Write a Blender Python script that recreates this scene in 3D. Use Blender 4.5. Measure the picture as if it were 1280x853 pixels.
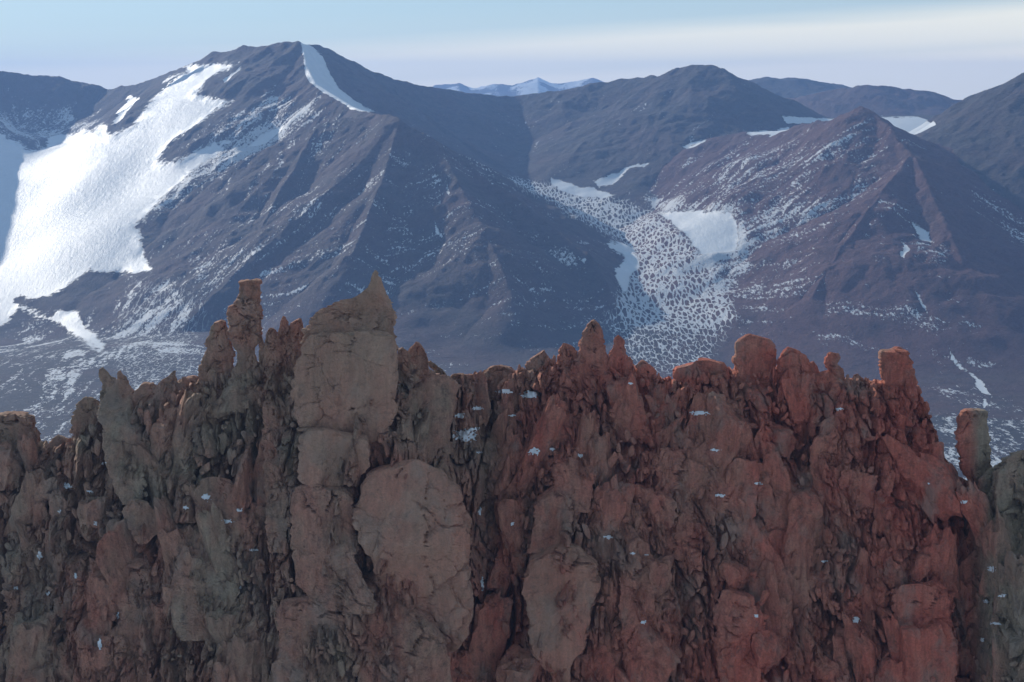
import bpy, bmesh, math, random
import numpy as np
from mathutils import Vector
random.seed(7); RNG = np.random.RandomState(7)
for o in list(bpy.data.objects): bpy.data.objects.remove(o)
SC = bpy.context.scene
COL = SC.collection
f32 = np.float32

# ------------------------------------------------------------------ camera
CAMZ = 1600.0
FPX = 1778.0                      # focal length in photograph pixels (50 mm on a 36 mm back)
PITCH = math.radians(9.9)
cam = bpy.data.cameras.new('camera'); cam.lens = 36 * FPX / 1280; cam.sensor_width = 36
cam.clip_start = 1.0; cam.clip_end = 200000
camo = bpy.data.objects.new('camera', cam); COL.objects.link(camo)
camo.location = (0, 0, CAMZ); camo.rotation_euler = (math.pi/2 - PITCH, 0, 0)
SC.camera = camo

# ------------------------------------------------------------------ sky, sun, exposure
SUN_EL, SUN_AZ = math.radians(24), math.radians(-40)     # azimuth from +Y, negative = to the left
W = bpy.data.worlds.new('World'); SC.world = W; W.use_nodes = True
nt = W.node_tree; nt.nodes.clear()
def N(nt, t, **k):
    n = nt.nodes.new(t)
    for a, v in k.items():
        if a.startswith('i_'): n.inputs[a[2:].replace('_', ' ')].default_value = v
        else: setattr(n, a, v)
    return n
wo = N(nt, 'ShaderNodeOutputWorld'); bg = N(nt, 'ShaderNodeBackground'); bg.inputs[1].default_value = 0.11
sky = N(nt, 'ShaderNodeTexSky'); sky.sky_type = 'NISHITA'; sky.sun_disc = False
sky.sun_elevation = SUN_EL; sky.sun_rotation = SUN_AZ
sky.altitude = 1500; sky.air_density = 1.0; sky.dust_density = 0.15; sky.ozone_density = 2.0
tc = N(nt, 'ShaderNodeTexCoord')
sx = N(nt, 'ShaderNodeSeparateXYZ'); nt.links.new(tc.outputs['Generated'], sx.inputs[0])
def math_(nt, op, a, b=None, clamp=False):
    m = N(nt, 'ShaderNodeMath', operation=op); m.use_clamp = clamp
    for i, v in enumerate((a, b)):
        if v is None: continue
        if hasattr(v, 'links'): nt.links.new(v, m.inputs[i])
        else: m.inputs[i].default_value = v
    return m.outputs[0]
def ramp(nt, v, stops, interp='LINEAR'):
    r = N(nt, 'ShaderNodeValToRGB'); r.color_ramp.interpolation = interp
    e = r.color_ramp.elements
    while len(e) < len(stops): e.new(0.5)
    for q, (p, c) in zip(e, stops):
        q.position = p; q.color = (c, c, c, 1) if not hasattr(c, '__len__') else (*c[:3], 1)
    nt.links.new(v, r.inputs[0]); return r.outputs[0]
# thin, long cloud veil low over the horizon (tilts gently across the sky)
mp = N(nt, 'ShaderNodeMapping'); mp.inputs['Scale'].default_value = (1.6, 1.6, 42)
nt.links.new(tc.outputs['Generated'], mp.inputs[0])
nz = N(nt, 'ShaderNodeTexNoise'); nz.inputs['Scale'].default_value = 1.3; nz.inputs['Detail'].default_value = 5
nt.links.new(mp.outputs[0], nz.inputs[0])
tilt = math_(nt, 'SUBTRACT', sx.outputs[2], math_(nt, 'MULTIPLY', sx.outputs[0], 0.056))
wob = math_(nt, 'ADD', tilt, math_(nt, 'MULTIPLY', math_(nt, 'SUBTRACT', nz.outputs[0], 0.5), 0.014))
band = ramp(nt, math_(nt, 'MULTIPLY', wob, 10), [(0.0, 1.), (.07, 1.), (0.13, .72), (0.20, .80), (.32, .76), (0.39, 0.34), (.45, .08), (.6, 0)])
mixc = N(nt, 'ShaderNodeMixRGB'); nt.links.new(math_(nt, 'MULTIPLY', band, 0.92), mixc.inputs[0])
veil = N(nt, 'ShaderNodeMixRGB'); veil.inputs[0].default_value = .55; veil.inputs[2].default_value = (2.7, 3.75, 4.35, 1)
nt.links.new(sky.outputs[0], veil.inputs[1]); nt.links.new(veil.outputs[0], mixc.inputs[1]); mixc.inputs[2].default_value = (10.4, 9.6, 7.6, 1)
nt.links.new(mixc.outputs[0], bg.inputs[0]); nt.links.new(bg.outputs[0], wo.inputs[0])
sl = bpy.data.lights.new('sun', 'SUN'); sl.energy = 3.5; sl.angle = math.radians(0.53); sl.color = (1.0, 0.93, 0.82)
so = bpy.data.objects.new('sun', sl); COL.objects.link(so)
sd = Vector((math.sin(SUN_AZ)*math.cos(SUN_EL), math.cos(SUN_AZ)*math.cos(SUN_EL), math.sin(SUN_EL)))
so.rotation_euler = sd.to_track_quat('Z', 'Y').to_euler(); so.location = (0, 0, 4000)
SC.view_settings.view_transform = 'Standard'; SC.view_settings.look = 'None'
SC.view_settings.exposure = 0.25; SC.view_settings.gamma = 1
SC.render.engine = 'CYCLES'; cy = SC.cycles
cy.use_denoising = True; cy.max_bounces = 5; cy.diffuse_bounces = 3; cy.volume_bounces = 1; cy.caustics_reflective = False
cy.caustics_refractive = False; cy.use_adaptive_sampling = False

# ------------------------------------------------------------------ numeric helpers
def hsh(ix, iy, iz, s=0):
    n = (ix.astype(np.int64)*73856093) ^ (iy.astype(np.int64)*19349663) ^ (iz.astype(np.int64)*83492791) ^ (s*2654435761)
    n = (n ^ (n >> 13)) & 0x7fffffff
    n = (n*1274126177) & 0xffffffff
    n = n ^ (n >> 16)
    n = (n*2246822519) & 0xffffffff
    return (n ^ (n >> 15)) & 0xffff
def rnd(ix, iy, iz, s=0): return (hsh(ix, iy, iz, s)/65536.0).astype(f32)
def vnoise(x, y, z, s=0):
    """gradient noise in about -1..1"""
    x = np.asarray(x, f32); y = np.asarray(y, f32); z = np.asarray(z, f32)
    x, y, z = np.broadcast_arrays(x, y, z)
    xi = np.floor(x); yi = np.floor(y); zi = np.floor(z)
    fx = x-xi; fy = y-yi; fz = z-zi
    xi = xi.astype(np.int64); yi = yi.astype(np.int64); zi = zi.astype(np.int64)
    u = fx*fx*fx*(fx*(fx*6-15)+10); v = fy*fy*fy*(fy*(fy*6-15)+10); w = fz*fz*fz*(fz*(fz*6-15)+10)
    def g(a, b, c):
        h = hsh(xi+a, yi+b, zi+c, s)
        return (((h & 255)/127.5-1)*(fx-a) + (((h >> 4) & 255)/127.5-1)*(fy-b) + (((h >> 8) & 255)/127.5-1)*(fz-c)).astype(f32)
    def lp(a, b, t): return a+(b-a)*t
    r = lp(lp(lp(g(0,0,0), g(1,0,0), u), lp(g(0,1,0), g(1,1,0), u), v),
           lp(lp(g(0,0,1), g(1,0,1), u), lp(g(0,1,1), g(1,1,1), u), v), w)
    return r*1.3
def noise2(x, y, s=0):
    x = np.asarray(x, f32); y = np.asarray(y, f32)
    x, y = np.broadcast_arrays(x, y)
    xi = np.floor(x); yi = np.floor(y); fx = x-xi; fy = y-yi
    xi = xi.astype(np.int64); yi = yi.astype(np.int64); zz = np.zeros_like(xi)
    u = fx*fx*fx*(fx*(fx*6-15)+10); v = fy*fy*fy*(fy*(fy*6-15)+10)
    def g(a, b):
        h = hsh(xi+a, yi+b, zz, s)
        return (((h & 255)/127.5-1)*(fx-a) + (((h >> 8) & 255)/127.5-1)*(fy-b)).astype(f32)
    return ((g(0,0)*(1-u)+g(1,0)*u)*(1-v)+(g(0,1)*(1-u)+g(1,1)*u)*v)*1.5
def fbm2(x, y, o=4, s=0, rid=False, gain=.5):
    a = 1.0; r = 0; t = 0
    for i in range(o):
        n = noise2(x*2**i+i*17.3, y*2**i-i*9.1, s+i)
        if rid: n = 1-2*np.abs(n)
        r = r+a*n; t += a; a *= gain
    return r/t
def fbm3(x, y, z, o=4, s=0, rid=False, gain=.5):
    a = 1.0; r = 0; t = 0
    for i in range(o):
        n = vnoise(x*2**i+i*7.7, y*2**i, z*2**i-i*3.3, s+i)
        if rid: n = 1-2*np.abs(n)
        r = r+a*n; t += a; a *= gain
    return r/t
def facet2(x, y, s=0, tilt=.9, blk=0):
    """2D cellular blocks: each cell a tilted plane. returns (height about -1..1, F2-F1)"""
    xi = np.floor(x).astype(np.int64); yi = np.floor(y).astype(np.int64); zz = np.zeros_like(xi)
    F1 = np.full(x.shape, 9., f32); F2 = F1.copy(); H = np.zeros(x.shape, f32)
    for a in (-1, 0, 1):
        for b in (-1, 0, 1):
            cx = xi+a; cy_ = yi+b
            px = cx+rnd(cx, cy_, zz, s); py = cy_+rnd(cx, cy_, zz, s+1)
            dx = (x-px).astype(f32); dy = (y-py).astype(f32); d = np.maximum(dx*dx, dy*dy)*blk+(dx*dx+dy*dy)*(1-blk)
            h = (rnd(cx, cy_, zz, s+2)*2-1)*.7 + ((rnd(cx, cy_, zz, s+3)-.5)*dx+(rnd(cx, cy_, zz, s+4)-.5)*dy)*2*tilt
            m = d < F1
            F2 = np.where(m, F1, np.minimum(F2, d)); F1 = np.where(m, d, F1); H = np.where(m, h, H)
    return H, np.sqrt(F2)-np.sqrt(F1)
def facet3(x, y, z, s=0, tilt=.9):
    xi = np.floor(x).astype(np.int64); yi = np.floor(y).astype(np.int64); zi = np.floor(z).astype(np.int64)
    F1 = np.full(x.shape, 9., f32); F2 = F1.copy(); H = np.zeros(x.shape, f32)
    for a in (-1, 0, 1):
        for b in (-1, 0, 1):
            for c in (-1, 0, 1):
                i, j, k = xi+a, yi+b, zi+c
                dx = (x-i-rnd(i,j,k,s)).astype(f32); dy = (y-j-rnd(i,j,k,s+1)).astype(f32); dz = (z-k-rnd(i,j,k,s+2)).astype(f32)
                d = dx*dx+dy*dy+dz*dz
                h = (rnd(i,j,k,s+3)*2-1)*.6 + ((rnd(i,j,k,s+4)-.5)*dx+(rnd(i,j,k,s+5)-.5)*dy+(rnd(i,j,k,s+6)-.5)*dz)*2*tilt
                m = d < F1
                F2 = np.where(m, F1, np.minimum(F2, d)); F1 = np.where(m, d, F1); H = np.where(m, h, H)
    return H, np.sqrt(F2)-np.sqrt(F1)
def sstep(a, b, x):
    t = np.clip((x-a)/(b-a), 0, 1); return t*t*(3-2*t)
ct, st_ = math.cos(PITCH), math.sin(PITCH)
def P(px, py, D):
    """survey point: photograph bearing + distance (m along +Y) -> X, Y, Z (Z relative to the camera)"""
    cx = (np.asarray(px, float)-640)/FPX; cyy = (426.5-np.asarray(py, float))/FPX
    k = D/(ct+cyy*st_)
    return cx*k, D+0*cx, (-st_+cyy*ct)*k
def proj(X, Y, Z):
    dep = Y*ct-Z*st_; up = Y*st_+Z*ct
    return 640+FPX*X/dep, 426.5-FPX*up/dep

def mesh_obj(name, verts, faces, mat, parent=None, smooth=True, attrs=None, sharp=0):
    me = bpy.data.meshes.new(name)
    v = np.asarray(verts, f32); f = np.asarray(faces, np.int32)
    me.vertices.add(len(v)); me.vertices.foreach_set('co', v.ravel())
    k = f.shape[1]
    me.loops.add(f.size); me.loops.foreach_set('vertex_index', f.ravel())
    me.polygons.add(len(f)); me.polygons.foreach_set('loop_start', np.arange(len(f), dtype=np.int32)*k)
    if smooth: me.polygons.foreach_set('use_smooth', np.ones(len(f), bool))
    me.update(calc_edges=True)
    if sharp: me.set_sharp_from_angle(angle=math.radians(sharp))
    for an, av in (attrs or {}).items():
        a = me.attributes.new(an, 'FLOAT', 'POINT'); a.data.foreach_set('value', np.asarray(av, f32).ravel())
    me.materials.append(mat)
    o = bpy.data.objects.new(name, me); COL.objects.link(o)
    if parent: o.parent = parent
    return o
def gridfaces(nr, nc, wrap=False):
    r = np.arange(nr-1)[:, None]; c = np.arange(nc if wrap else nc-1)[None, :]
    a = r*nc+c; b = r*nc+(c+1) % nc
    return np.stack([a, b, b+nc, a+nc], -1).reshape(-1, 4)
def tag(o, label=None, cat=None, group=None, kind=None):
    if label: o['label'] = label
    if cat: o['category'] = cat
    if group: o['group'] = group
    if kind: o['kind'] = kind
    return o

# ------------------------------------------------------------------ materials
def newmat(name):
    m = bpy.data.materials.new(name); m.use_nodes = True; t = m.node_tree; t.nodes.clear()
    o = N(t, 'ShaderNodeOutputMaterial'); b = N(t, 'ShaderNodeBsdfPrincipled'); t.links.new(b.outputs[0], o.inputs[0])
    return m, t, b
def tnoise(t, vec, scale, detail=4, rough=.55, dist=0):
    n = N(t, 'ShaderNodeTexNoise'); n.inputs['Scale'].default_value = scale; n.inputs['Detail'].default_value = detail
    n.inputs['Roughness'].default_value = rough; n.inputs['Distortion'].default_value = dist
    t.links.new(vec, n.inputs['Vector']); return n.outputs[0]
def tmap(t, vec, scale, rot=(0, 0, 0)):
    m = N(t, 'ShaderNodeMapping'); m.inputs['Scale'].default_value = scale; m.inputs['Rotation'].default_value = rot
    t.links.new(vec, m.inputs[0]); return m.outputs[0]
def tmix(t, f, a, b, mode='MIX'):
    m = N(t, 'ShaderNodeMixRGB', blend_type=mode)
    for i, v in enumerate((f, a, b)):
        if hasattr(v, 'links'): t.links.new(v, m.inputs[i])
        elif i == 0: m.inputs[0].default_value = v
        else: m.inputs[i].default_value = (*v, 1)
    return m.outputs[0]
def attr(t, n):
    a = N(t, 'ShaderNodeAttribute'); a.attribute_name = n; return a.outputs['Fac']

def terrain_material():
    m, t, b = newmat('mountain_ground')
    pos = N(t, 'ShaderNodeNewGeometry').outputs['Position']
    kmp = tmap(t, pos, (.01,)*3)
    n1 = tnoise(t, kmp, .35, 6, .6); n2 = tnoise(t, kmp, 2.2, 6, .65); n3 = tnoise(t, kmp, 9, 4, .7)
    tint = attr(t, 'tint')
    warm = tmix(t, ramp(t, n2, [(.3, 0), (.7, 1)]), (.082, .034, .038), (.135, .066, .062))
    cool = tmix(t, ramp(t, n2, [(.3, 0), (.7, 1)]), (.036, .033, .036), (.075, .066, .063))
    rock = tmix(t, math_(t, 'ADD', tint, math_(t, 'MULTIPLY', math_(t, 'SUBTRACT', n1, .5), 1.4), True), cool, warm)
    rock = tmix(t, 1.0, rock, ramp(t, n3, [(.25, .62), (.75, 1.3)]), 'MULTIPLY')
    snowc = tmix(t, n2, (.76, .76, .75), (.56, .60, .65))
    solid = attr(t, 'snow'); net = attr(t, 'net'); speck = attr(t, 'speck')
    # drifts: ragged edge of the solid snow
    e = math_(t, 'ADD', solid, math_(t, 'MULTIPLY', math_(t, 'SUBTRACT', tnoise(t, kmp, 3.5, 8, .7), .5), 1.1))
    solidm = ramp(t, e, [(.46, 0), (.56, 1)])
    # polygon net of snow-filled furrows
    dv = tmap(t, pos, (.05, .0150, 0.0), (0, 0, .35))
    wv = N(t, 'ShaderNodeVectorMath', operation='ADD'); t.links.new(dv, wv.inputs[0])
    nzv = N(t, 'ShaderNodeTexNoise'); nzv.inputs['Scale'].default_value = 1.1; nzv.inputs['Detail'].default_value = 3; t.links.new(dv, nzv.inputs['Vector'])
    sc_ = N(t, 'ShaderNodeVectorMath', operation='SCALE'); sc_.inputs['Scale'].default_value = 1.05; t.links.new(nzv.outputs['Color'], sc_.inputs[0])
    t.links.new(sc_.outputs[0], wv.inputs[1])
    vo = N(t, 'ShaderNodeTexVoronoi', feature='DISTANCE_TO_EDGE'); vo.inputs['Scale'].default_value = 1.0
    t.links.new(wv.outputs[0], vo.inputs['Vector'])
    lim = math_(t, 'ADD', math_(t, 'MULTIPLY', tnoise(t, dv, .8, 5, .75), .62), math_(t, 'MULTIPLY', net, .165))
    netm = ramp(t, math_(t, 'SUBTRACT', math_(t, 'SUBTRACT', lim, vo.outputs['Distance']), .305), [(.0, 0), (.05, 1)])
    netm = math_(t, 'MULTIPLY', netm, ramp(t, net, [(.15, 0), (.4, 1)]))
    # scattered flecks
    sp = math_(t, 'ADD', math_(t, 'MULTIPLY', tnoise(t, tmap(t, pos, (.085, .034, .07)), 1.0, 5, .75), .75), math_(t, 'MULTIPLY', tnoise(t, kmp, .55, 3, .6), .25))
    sp = math_(t, 'ADD', sp, math_(t, 'MULTIPLY', attr(t, 'strk'), .30))
    th = math_(t, 'SUBTRACT', .715, math_(t, 'MULTIPLY', speck, .20))
    spm = ramp(t, math_(t, 'SUBTRACT', sp, th), [(.0, 0), (.03, 1)])
    spm = math_(t, 'MULTIPLY', spm, ramp(t, speck, [(.02, 0), (.12, 1)]))
    al = math_(t, 'MAXIMUM', solidm, math_(t, 'MAXIMUM', math_(t, 'MULTIPLY', netm, .9), math_(t, 'MULTIPLY', spm, .9)))
    c = tmix(t, al, rock, snowc)
    t.links.new(c, b.inputs['Base Color'])
    t.links.new(ramp(t, al, [(0, .9), (1, .5)]), b.inputs['Roughness'])
    b.inputs['Specular IOR Level'].default_value = .35
    bp = N(t, 'ShaderNodeBump'); bp.inputs['Strength'].default_value = 1.0; bp.inputs['Distance'].default_value = 12
    hb = math_(t, 'ADD', math_(t, 'MULTIPLY', n2, 1.2), math_(t, 'MULTIPLY', n3, .7))
    hb = math_(t, 'MULTIPLY', hb, ramp(t, solidm, [(0, 1), (1, .05)]))
    hb = math_(t, 'ADD', hb, math_(t, 'MULTIPLY', tnoise(t, tmap(t, pos, (.05, .02, .03), (0, 0, .5)), 1, 6, .75), .35))
    t.links.new(hb, bp.inputs['Height']); t.links.new(bp.outputs[0], b.inputs['Normal'])
    return m
MT = terrain_material()

def rock_material(name='weathered_granite', k=0.):
    m, t, b = newmat(name)
    pos = N(t, 'ShaderNodeNewGeometry').outputs['Position']
    sp = N(t, 'ShaderNodeSeparateXYZ'); t.links.new(pos, sp.inputs[0])
    n1 = tnoise(t, tmap(t, pos, (.03, .03, .017)), 1, 9, .66)
    n2 = tnoise(t, tmap(t, pos, (.16, .16, .10)), 1, 6, .65)
    n3 = tnoise(t, pos, 1.3, 6, .7)
    streak = tnoise(t, tmap(t, pos, (.55, .55, .05)), 1, 5, .6)
    # iron stain plus painted window-reflection tint: strongest along the middle, weak at both ends
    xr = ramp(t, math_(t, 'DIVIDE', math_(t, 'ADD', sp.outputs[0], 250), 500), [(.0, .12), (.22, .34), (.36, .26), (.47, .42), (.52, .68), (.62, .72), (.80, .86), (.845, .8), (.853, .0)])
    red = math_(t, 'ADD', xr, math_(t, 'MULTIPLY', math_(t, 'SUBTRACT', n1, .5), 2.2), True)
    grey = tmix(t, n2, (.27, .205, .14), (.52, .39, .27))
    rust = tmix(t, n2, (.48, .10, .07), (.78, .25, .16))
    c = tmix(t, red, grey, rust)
    c = tmix(t, 1.0, c, ramp(t, n3, [(.25, .68), (.72, 1.18)]), 'MULTIPLY')
    c = tmix(t, 1.0, c, ramp(t, streak, [(.3, .72), (.6, 1.08)]), 'MULTIPLY')
    pale = tnoise(t, tmap(t, pos, (.05, .05, .03)), 1.7, 5, .6)
    c = tmix(t, ramp(t, pale, [(.52, 0), (.66, .55)]), c, (.36, .28, .22))
    # lichen-dark varnish blotches
    c = tmix(t, ramp(t, tnoise(t, pos, .32, 7, .7), [(.54, 0), (.66, .5)]), c, (.075, .058, .048))
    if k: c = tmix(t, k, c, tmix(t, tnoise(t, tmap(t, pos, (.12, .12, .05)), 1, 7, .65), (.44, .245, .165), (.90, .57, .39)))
    t.links.new(c, b.inputs['Base Color']); b.inputs['Roughness'].default_value = .85
    b.inputs['Specular IOR Level'].default_value = .3
    vo = N(t, 'ShaderNodeTexVoronoi', feature='DISTANCE_TO_EDGE'); vo.inputs['Scale'].default_value = .42
    wv = N(t, 'ShaderNodeVectorMath', operation='ADD'); t.links.new(tmap(t, pos, (1, 1, .55)), wv.inputs[0])
    nzv = N(t, 'ShaderNodeTexNoise'); nzv.inputs['Scale'].default_value = .35; nzv.inputs['Detail'].default_value = 4; t.links.new(pos, nzv.inputs['Vector'])
    sc_ = N(t, 'ShaderNodeVectorMath', operation='SCALE'); sc_.inputs['Scale'].default_value = 5.; t.links.new(nzv.outputs['Color'], sc_.inputs[0])
    t.links.new(sc_.outputs[0], wv.inputs[1]); t.links.new(wv.outputs[0], vo.inputs['Vector'])
    crack = ramp(t, vo.outputs['Distance'], [(0, 0), (.07, 1)])
    h = math_(t, 'ADD', math_(t, 'MULTIPLY', n3, .8), math_(t, 'MULTIPLY', crack, .12))
    rg = N(t, 'ShaderNodeTexNoise', noise_type='RIDGED_MULTIFRACTAL'); t.links.new(tmap(t, pos, (.42, .42, .13), (.1, .2, 0)), rg.inputs['Vector'])
    rg.inputs['Scale'].default_value = 1; rg.inputs['Detail'].default_value = 6; rg.inputs['Roughness'].default_value = .55
    h = math_(t, 'ADD', h, math_(t, 'MULTIPLY', rg.outputs[0], .55))
    bp = N(t, 'ShaderNodeBump'); bp.inputs['Strength'].default_value = 1.; bp.inputs['Distance'].default_value = 1.5
    t.links.new(h, bp.inputs['Height']); t.links.new(bp.outputs[0], b.inputs['Normal'])
    return m
MR = rock_material(); MRP = rock_material('pale_granite', .27)  # pale granite's own tone; the lighter colour also lends big faces a lit look
def snow_material():
    m, t, b = newmat('packed_snow')
    pos = N(t, 'ShaderNodeNewGeometry').outputs['Position']
    n = tnoise(t, pos, .8, 5, .6)
    t.links.new(tmix(t, n, (.82, .82, .82), (.68, .69, .71)), b.inputs['Base Color']); b.inputs['Roughness'].default_value = .55
    bp = N(t, 'ShaderNodeBump'); bp.inputs['Distance'].default_value = .3; t.links.new(n, bp.inputs['Height']); t.links.new(bp.outputs[0], b.inputs['Normal'])
    return m
MS = snow_material()

# ------------------------------------------------------------------ far terrain: valley, glaciers, mountains
VZ = -1100.0
floor_pts = []
def F(px, py, Dk): x, y, z = P(px, py, Dk*1000); floor_pts.append((x, y, z))
for a in [(0,378,7.45),(-120,378,7.4),(100,390,7.3),(190,352,7.5),(0,330,8.0),(-120,320,8.0),(100,325,7.8),(60,290,8.45),(0,272,8.75),(150,283,8.3),(-120,260,8.8),
          (0,245,9.2),(130,235,9.2),(220,222,9.0),(0,205,9.9),(130,192,9.8),(-120,200,9.9),(260,185,9.4),(0,172,10.3),(130,160,10.2),(220,140,9.9),(255,112,10.1),
          (700,230,9.2),(760,240,9.2),(650,228,9.0),(780,280,8.3),(715,262,8.4),(850,272,8.3),(915,270,8.1),(915,332,7.2),(820,330,7.35),(775,330,7.3),(770,400,6.3),(850,400,6.25),(905,400,6.35),(850,450,5.75),
          (1010,152,10.0),(1140,152,9.2),(1180,166,8.9),(905,174,9.6),(860,190,9.5),(1250,250,7.9),(1280,290,7.2),(1330,300,7.2),(1260,420,5.9),(1420,420,5.9)]: F(*a)
for X in (-4200, -2800, -1400, 0, 1400, 2800, 4200):
    for Y in (900, 2200, 3400, 4600, 5200):
        if Y > 1000 or abs(X) < 1500: floor_pts.append((X, Y, VZ-(30 if Y < 3000 else 0)))
for X in (-1700, -700): floor_pts.append((X, 6100, VZ+10))
for X in (-5500, -3000, 0, 3000, 5500):
    for Y in (12500, 15500): floor_pts.append((X, Y, -420))
fp = np.array(floor_pts)/1000.0
def tps(a, b):
    r2 = (a[:, None, 0]-b[None, :, 0])**2+(a[:, None, 1]-b[None, :, 1])**2
    return r2*np.log(r2+1e-6)*.5
n = len(fp); A = np.zeros((n+3, n+3)); A[:n, :n] = tps(fp, fp)+np.eye(n)*.02
A[:n, n] = 1; A[:n, n+1:] = fp[:, :2]; A[n:, :n] = A[:n, n:].T
wts = np.linalg.solve(A, np.concatenate([fp[:, 2], np.zeros(3)])).astype(f32)
def floor_z(X, Y):
    x = (X/1000).astype(f32); y = (Y/1000).astype(f32); r = wts[n]+wts[n+1]*x+wts[n+2]*y
    for i in range(n):
        r2 = (x-f32(fp[i, 0]))**2+(y-f32(fp[i, 1]))**2
        r = r+wts[i]*f32(.5)*r2*np.log(r2+f32(1e-6))
    return r*1000
# ridges: group, left slope, right slope (seen walking along the line), points (px, py, km)
RID = [
 (1, .62, .62, [(-700,30,8.6),(-420,28,9.3),(-260,36,9.9),(-140,60,10.4),(-70,82,10.8),(0,92,11.0),(50,95,11.1),(100,104,11.0),(135,113,10.9),(170,107,10.7),(200,97,10.6),(232,84,10.4),(265,69,10.1),(300,61,9.95),(340,57,9.75),(378,55,9.6)]),  # unseen left end raised to throw shade on the glacier basin
 (1, .50, .50, [(20,110,10.9),(45,145,10.6),(60,165,10.4)]),
 (1, .80, .80, [(300,66,9.9),(290,100,9.6),(245,150,9.35),(205,195,9.15)]),
 (2, .62, .76, [(378,55,9.6),(383,80,9.3),(395,105,8.95),(440,133,8.4),(470,145,8.0),(500,150,7.7)]),
 (2, .60, .66, [(500,150,7.7),(545,180,7.55),(600,222,7.4),(650,255,7.2),(700,292,6.95),(745,330,6.7),(765,370,6.4)]),
 (2, .62, .95, [(470,145,8.0),(400,158,8.1),(340,185,8.1),(290,213,8.05),(240,244,8.0),(200,270,7.95),(172,290,7.85),(180,330,7.5)]),
 (2, .62, .62, [(500,150,7.7),(478,230,7.2),(440,320,6.6)]),
 (2, .50, .50, [(545,180,7.55),(600,280,6.8),(640,370,6.2)]),
 (2, .62, .70, [(400,158,8.1),(340,260,7.4),(300,350,6.8)]),
 (3, .55, .85, [(378,55,9.6),(415,65,9.75),(440,76,9.85),(480,98,10.0),(520,109,10.2),(560,114,10.4)]),
 (3, .45, .50, [(560,114,10.4),(610,121,10.6),(650,122,10.7),(700,116,10.6),(740,108,10.55),(780,102,10.5),(822,99,10.3),(845,90,10.2),(865,85,10.15),(885,83,10.1),(905,90,10.0),(925,103,10.0),(950,125,9.9),(982,152,9.7)]),
 (3, .62, .62, [(470,100,9.9),(560,165,9.4),(640,215,9.1)]),
 (4, .55, .55, [(1075,135,7.9),(1058,142,8.0),(1035,153,8.1),(985,163,8.5),(930,168,8.8),(885,175,8.9),(845,192,9.0),(800,215,9.1),(765,232,9.1)]),
 (4, .50, .62, [(1075,135,7.9),(1095,145,7.8),(1115,165,7.55),(1140,195,7.25),(1160,235,6.9),(1185,290,6.5),(1215,360,6.1),(1245,430,5.7),(1262,490,5.35)]),
 (4, .45, .50, [(1140,195,7.25),(1105,240,6.9),(1060,300,6.55),(1015,370,6.15)]),
 (4, .45, .50, [(1035,153,8.1),(985,220,7.9),(940,290,7.5)]),
 (5, .60, .60, [(1148,160,8.7),(1175,143,8.6),(1215,123,8.4),(1250,107,8.3),(1280,95,8.2),(1340,78,8.1),(1450,60,8.0),(1600,60,8.0)]),
 (5, .60, .60, [(1250,107,8.3),(1228,170,7.9),(1212,222,7.6)]),
 (5, .50, .50, [(1330,250,7.3),(1310,330,6.6),(1330,420,6.0)]),
 (6, .30, .30, [(905,118,13.9),(930,103,14),(960,99,14),(990,99,14),(1030,104,14.2),(1070,112,14.2),(1120,124,14.2)]),
 (7, .32, .32, [(940,130,12.6),(985,124,12.4),(1030,117,12.2),(1062,112,12.1),(1082,107,12),(1105,110,12),(1135,113,12),(1160,117,12),(1185,126,12),(1215,140,12.1),(1260,150,12.2)]),
]
segs = []
for g, a_, b_, pts in RID:
    w = [P(px, py, d*1000) for px, py, d in pts]
    for p0, p1 in zip(w[:-1], w[1:]): segs.append((g, a_, b_, p0, p1))
def terrain_z(X, Y):
    best = np.full(X.shape, -1e5, f32); grp = np.zeros(X.shape, np.int8); RA = np.zeros(X.shape, f32); RD = np.zeros(X.shape, f32); acc = 0.0
    wx = fbm2(X/800, Y/800, 4, 50)*230; wy = fbm2(X/800, Y/800, 4, 60)*230
    for g, sL, sR, p0, p1 in segs:
        dx, dy = p1[0]-p0[0], p1[1]-p0[1]; L2 = dx*dx+dy*dy
        qx = X-p0[0]; qy = Y-p0[1]
        t = np.clip((qx*dx+qy*dy)/L2, 0, 1)
        ex = qx-t*dx; ey = qy-t*dy; d = np.sqrt(ex*ex+ey*ey)
        wrp = np.clip(d/600, 0, 1)
        ex = ex+wx*wrp; ey = ey+wy*wrp; d = np.sqrt(ex*ex+ey*ey)
        cr = (dx*ey-dy*ex)/(math.sqrt(L2)*(d+1e-3))
        s = (sL+sR)/2+(sL-sR)/2*cr
        z = p0[2]+t*(p1[2]-p0[2])-s*6000*(1-np.exp(-d/6000))*1.04
        ang = np.where((t <= 0) | (t >= 1), (qx*dx+qy*dy)/math.sqrt(L2)-t*math.sqrt(L2), 0)
        m = z > best; best = np.where(m, z, best); grp = np.where(m, g, grp)
        RA = np.where(m, acc+t*math.sqrt(L2)+ang*.6+np.where(cr > 0, 0, 5000), RA); RD = np.where(m, d, RD); acc += math.sqrt(L2)
    return best.astype(f32), grp, RA.astype(f32), RD.astype(f32)
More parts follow.
